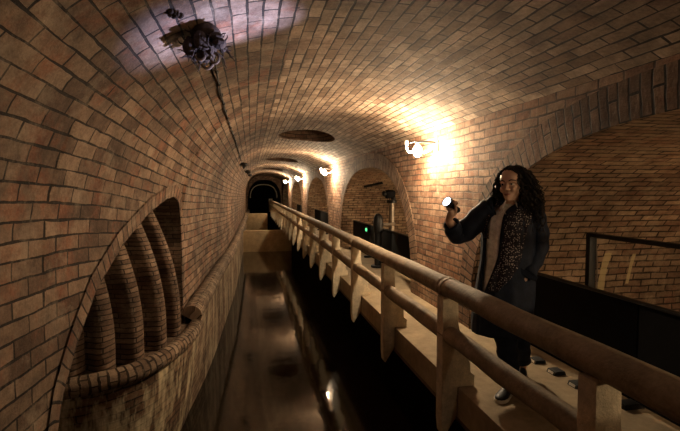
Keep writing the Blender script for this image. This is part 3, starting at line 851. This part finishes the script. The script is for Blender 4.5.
# face parts
for s in (-1, 1):
    mb = MB(); mb.ball(H((s * .030, -.073, .1115)), (.014, .011, .0085), 12, 8); e_ = mb.build('eye', M['eye'], wo)
    mb = MB(); mb.ball(H((s * .030 - .001, -.0815, .1115)), (.0065, .004, .0068), 10, 6); mb.build('iris', M['iris'], e_)
    mb = MB(); mb.tube([H((s * .014, -.0915, .133)), H((s * .030, -.093, .140)), H((s * .050, -.078, .137)), H((s * .058, -.068, .131))], [.0032, .0042, .0036, .002], 6); mb.build('eyebrow', M['brow'], wo)
mb = MB()
mb.tube([H((-.022, -.086, .0455)), H((-.010, -.1005, .0465)), H((0, -.1025, .0455)), H((.010, -.1005, .0465)), H((.022, -.086, .0455))], [.002, .005, .0045, .005, .002], 8)
mb.tube([H((-.020, -.086, .0445)), H((-.008, -.1, .0395)), H((.008, -.1, .0395)), H((.020, -.086, .0445))], [.002, .0055, .0055, .002], 8)
mb.build('lips', M['lips'], wo)

# clothes
def shell(name, zr, mat, nphi=40, nz=40, thick=.012, wrinkle=.006, seed=0, extra=None):
    """zr: list of (z, cx, cy, hw, hd, phi0, phi1) from the top down; phi measured from the front (-y) towards +x, degrees"""
    zs_ = [z[0] for z in zr]; mb = MB(); rows = []
    for j in range(nz + 1):
        z = zs_[0] + (zs_[-1] - zs_[0]) * j / nz
        q = [sinterp(-z, [(-r_[0], r_[i]) for r_ in zr]) for i in range(1, 7)]
        row = []
        for k in range(nphi + 1):
            ph = R(q[4] + (q[5] - q[4]) * k / nphi); s_, c_ = math.sin(ph), math.cos(ph)
            e = 2.3
            wv = wrinkle * mnoise.noise(Vector((math.sin(ph) * 3.5 + seed, math.cos(ph) * 3.5, z * 2.2))) * 2
            x = (q[2] + wv) * math.copysign(abs(s_) ** (2 / e), s_); y = -(q[3] + wv) * math.copysign(abs(c_) ** (2 / e), c_)
            row.append((q[0] + x, q[1] + y, z))
        rows.append(row)
    mb.grid(rows)
    if extra: extra(mb)
    o = mb.build(name, mat, wo, angle=70)
    sd = o.modifiers.new('s', 'SOLIDIFY'); sd.thickness = thick; sd.offset = 0
    return o
def sleeve(mb, pts, rr, seed):
    pts = [Vector(p) for p in pts]; dn = []; rd = []
    n = 26
    for k in range(n + 1):
        t = (len(pts) - 1) * k / n
        dn.append(Vector([sinterp(t, [(i, p[c]) for i, p in enumerate(pts)]) for c in range(3)]))
        rd.append(sinterp(t, list(enumerate(rr))) + .005 * math.sin(k * 1.7 + seed) )
    mb.tube(dn, rd, 16, caps=False)
def coat_extra(mb):
    sleeve(mb, [(-.06, .25, 1.36), RS, RE, RWp.lerp(RE, .22)], [.085, .088, .072, .052], 1)
    sleeve(mb, [(.16, .26, 1.36), LS, LE, LWp.lerp(LE, -.12)], [.075, .08, .068, .056], 2)
    # pocket flap line by the left hand
    mb.box((.175, .125, .895), (.12, .02, .03), Matrix.Rotation(R(28), 3, 'Y'))
coat = shell('coat', [(1.415, .056, .255, .075, .07, 25, 320), (1.385, .056, .255, .12, .085, 0, 312), (1.33, .05, .25, .175, .115, -12, 304), (1.20, .042, .25, .185, .14, -16, 300), (1.0, .035, .25, .18, .145, -20, 298), (.85, .025, .25, .195, .155, -32, 304), (.68, .01, .25, .21, .165, -42, 314), (.52, -.003, .255, .21, .17, -44, 317), (.42, -.01, .255, .20, .17, -46, 316)], M['coat'], 56, 46, .014, .010, 3, coat_extra)
shell('shirt', [(1.40, .056, .25, .066, .062, -75, -5), (1.37, .056, .25, .095, .08, -80, 20), (1.32, .052, .25, .145, .112, -85, 30), (1.2, .042, .25, .165, .135, -85, 30), (1.0, .035, .25, .16, .14, -85, 30), (.86, .028, .25, .172, .145, -85, 30), (.74, .02, .25, .18, .15, -85, 30)], M['shirt'], 26, 30, .006, .007, 9)
for sgn, l0, l1 in ((-1, -52, -24), (1, -22, 2)):
    pass
mb = MB()   # open collar of the shirt: two turned points
for s, xs in ((-1, .018), (1, .075)):
    mb.add([(xs, .175, 1.43), (xs - .02 * s * -1, .150, 1.37), (.03 + .012 * s, .128, 1.325), (xs + .045 * s, .175, 1.365)], [(0, 1, 2, 3)])
cl_ = mb.build('collar', M['shirt'], wo, smooth=False); sd = cl_.modifiers.new('s', 'SOLIDIFY'); sd.thickness = .006
# scarf: loop behind the neck and two hanging bands
def scarf_extra(mb):
    rows = []
    for j in range(27):
        z = 1.41 - .27 * j / 26; row = []
        for k in range(9):
            ph = R(sinterp(-z, [(-1.41, -64), (-1.3, -74), (-1.1, -70)]) + 22 * k / 8)
            hw = sinterp(-z, [(-1.41, .10), (-1.37, .14), (-1.32, .185), (-1.2, .197), (-1.1, .196)]); hd = sinterp(-z, [(-1.41, .09), (-1.37, .105), (-1.32, .132), (-1.2, .158), (-1.1, .16)])
            row.append((.054 + hw * math.copysign(abs(math.sin(ph)) ** .87, math.sin(ph)), .25 - hd * abs(math.cos(ph)) ** .87 - .006 * math.sin(k * 2.2), z))
        rows.append(row)
    mb.grid(rows)
    rows = []
    for k in range(25):
        a = R(62) + R(236) * k / 24
        row = []
        for q in range(8):
            t = 2 * math.pi * q / 8
            rr = .088 + .022 * math.cos(t); row.append((.056 + rr * math.sin(a) * 1.05, .25 - rr * math.cos(a), 1.405 + .03 * math.sin(t) - .02 * math.cos(a)))
        rows.append(row)
    mb.grid(rows, closed=True)
shell('scarf', [(1.42, .056, .25, .10, .09, 40, 90), (1.37, .056, .25, .14, .105, 14, 62), (1.32, .052, .25, .185, .132, -6, 44), (1.2, .042, .25, .197, .158, -8, 34), (1.0, .035, .25, .192, .163, -14, 24), (.86, .028, .25, .205, .172, -26, 4), (.76, .022, .25, .21, .174, -30, -12)], M['scarf'], 18, 40, .014, .009, 5, scarf_extra)
mb = MB()
for i, (a, b_, c) in enumerate(LEGS):
    a, b_, c = Vector(a), Vector(b_), Vector(c)
    pts = [a + Vector((0, 0, .02)), a.lerp(b_, .5), b_, b_.lerp(c, .5), c + Vector((0, 0, .03))]
    sleeve(mb, pts, [.115, .102, .082, .07, .058], i)
tr = mb.build('trousers', M['trousers'], wo, angle=70); sd = tr.modifiers.new('s', 'SOLIDIFY'); sd.thickness = .006
for (tip, heel) in (((-.012, -.06), (.082, .20)), ((.135, .27), (.175, .54))):
    tip = Vector((*tip, 0)); heel = Vector((*heel, 0)); d = (tip - heel).normalized(); s = Vector((d.y, -d.x, 0)); ln = (tip - heel).length
    prof = [(0, .006, .05), (.01, .026, .07), (.05, .034, .085), (.10, .034, .082), (.15, .04, .066), (.20, .045, .052), (.24, .038, .045), (.262, .022, .035), (.268, .006, .028)]
    mb = MB(); rings = []
    for (t, w_, h_) in prof:
        o_ = heel + d * (t / .268 * ln); rings.append([tuple(o_ + s * (w_ * math.cos(q)) + Vector((0, 0, .018 + max(0, h_ - .018) * max(0, math.sin(q)) ** .7))) for q in [math.pi * i / 10 for i in range(11)]])
    mb.loft(rings); sh = mb.build('shoe', M['shoe'], wo, angle=70, fixn=True)
    mb = MB(); ol = [heel + d * (t / .268 * ln) + s * (w_ + .004) for (t, w_, h_) in prof] + [heel + d * (t / .268 * ln) - s * (w_ + .004) for (t, w_, h_) in prof[::-1]]
    mb.prism([(p.x, p.y) for p in ol], 'z', .0, .024); mb.build('sole', M['sole'], sh, fixn=True)

# long curly hair
hb = MB(); rg_ = random.Random(11)
hb.ball(H((0, .022, .142)), (.092, .104, .103), 18, 12)
hb.ball(H((0, .075, .06)), (.125, .085, .13), 14, 10)
hb.ball(H((.105, .045, .0)), (.065, .07, .13), 12, 9)
hb.ball(H((-.092, .03, .05)), (.042, .062, .115), 12, 9)
for k in range(330):
    az = rg_.uniform(-math.pi, math.pi); el = math.asin(rg_.uniform(-.1, 1))
    # az = 0 faces forward; roots stay off the face
    if abs(az) < 1.15 and el < .75: continue
    root = Vector((.090 * math.sin(az) * math.cos(el), .032 - .096 * math.cos(az) * math.cos(el), .135 + .10 * math.sin(el)))
    side = math.copysign(1, math.sin(az)) if abs(math.sin(az)) > .05 else rg_.choice((-1, 1))
    out = Vector((math.sin(az) * 1.0 + .15 * side, -math.cos(az), 0))
    if out.y < 0: out.y *= .15; out.x = side * max(.7, abs(out.x))
    out.normalize()
    length = rg_.uniform(.20, .40) * (1.12 if side > 0 else .85)
    spread = rg_.uniform(.02, .085) * (1.35 if side > 0 else .8)
    n = 34; ph = rg_.uniform(0, 6.28); turns = rg_.uniform(4, 8); cr = rg_.uniform(.007, .015); pts = []
    for i in range(n):
        t = i / (n - 1)
        up = .02 * math.sin(min(1, t * 3) * math.pi)
        p = root + out * (spread * math.sin(min(1, t * 1.4) * math.pi / 2)) + Vector((0, 0, up - length * max(0, t - .06) ** 1.1))
        if abs(p.x) < .085 and p.y < -.02 and p.z < .15: p.x = side * .085
        a = ph + turns * 2 * math.pi * t
        k_ = min(1, t * 4)
        p = p + Vector((math.cos(a) * cr * k_, math.sin(a) * cr * k_, .3 * cr * math.sin(a * 1.3)))
        pts.append(H(p))
    hb.tube(pts, [.0052 * (1 - .5 * (i / n) ** 2) for i in range(n)], 5)
hb.build('hair', M['hair'], wo)

# torch, held in her hand
def to_world(p): return Vector((1.74, 2.86, 0)) + Matrix.Rotation(R(-31.2), 3, 'Z') @ Vector(p)
tl = to_world(LENS); tdir = (Matrix.Rotation(R(-31.2), 3, 'Z') @ TD)
tq = TD.to_track_quat('Z', 'Y').to_euler()
tr_ = empty('torch', tl); tr_.scale = (.84, .84, .95); tr_.rotation_mode = 'QUATERNION'; tr_.rotation_quaternion = tdir.to_track_quat('Z', 'Y')
tag(tr_, 'lit hand torch with a bright white lens held up by the woman', 'torch')
mb = MB(); mb.tube([(0, 0, -.15), (0, 0, -.145), (0, 0, -.05), (0, 0, -.04)], [.022, .025, .025, .027], 16); mb.build('barrel', M['torch'], tr_)
mb = MB(); mb.tube([(0, 0, -.042), (0, 0, -.02), (0, 0, 0), (0, 0, .004), (0, 0, .004)], [.027, .043, .046, .046, .040], 20, caps=False); mb.build('head', M['torch'], tr_)
mb = MB(); mb.tube([(0, 0, -.004), (0, 0, .001)], .041, 20); mb.build('lens', M['torchlens'], tr_)
ld = bpy.data.lights.new('torch_beam', 'SPOT'); ld.energy = 520; ld.color = (.55, .58, 1.0); ld.spot_size = R(30); ld.spot_blend = .9; ld.shadow_soft_size = .03
lo = bpy.data.objects.new('torch_beam', ld); COL.objects.link(lo)
tgt = vault_pt(-.16, 2.78); src = tl + tdir * .02
lo.location = src; lo.rotation_mode = 'QUATERNION'; lo.rotation_quaternion = (tgt - src).to_track_quat('-Z', 'Y')


# ------------------------------------------------------------------ world and view
w = bpy.data.worlds.new('world'); SC.world = w; w.use_nodes = True
w.node_tree.nodes['Background'].inputs[0].default_value = (0, 0, 0, 1); w.node_tree.nodes['Background'].inputs[1].default_value = 0
SC.view_settings.view_transform = 'Standard'; SC.view_settings.look = 'None'; SC.view_settings.exposure = 0.0; SC.view_settings.gamma = 1
SC.view_settings.use_curve_mapping = False
SC.cycles.use_denoising = True
SC.cycles.max_bounces = 8; SC.cycles.diffuse_bounces = 5
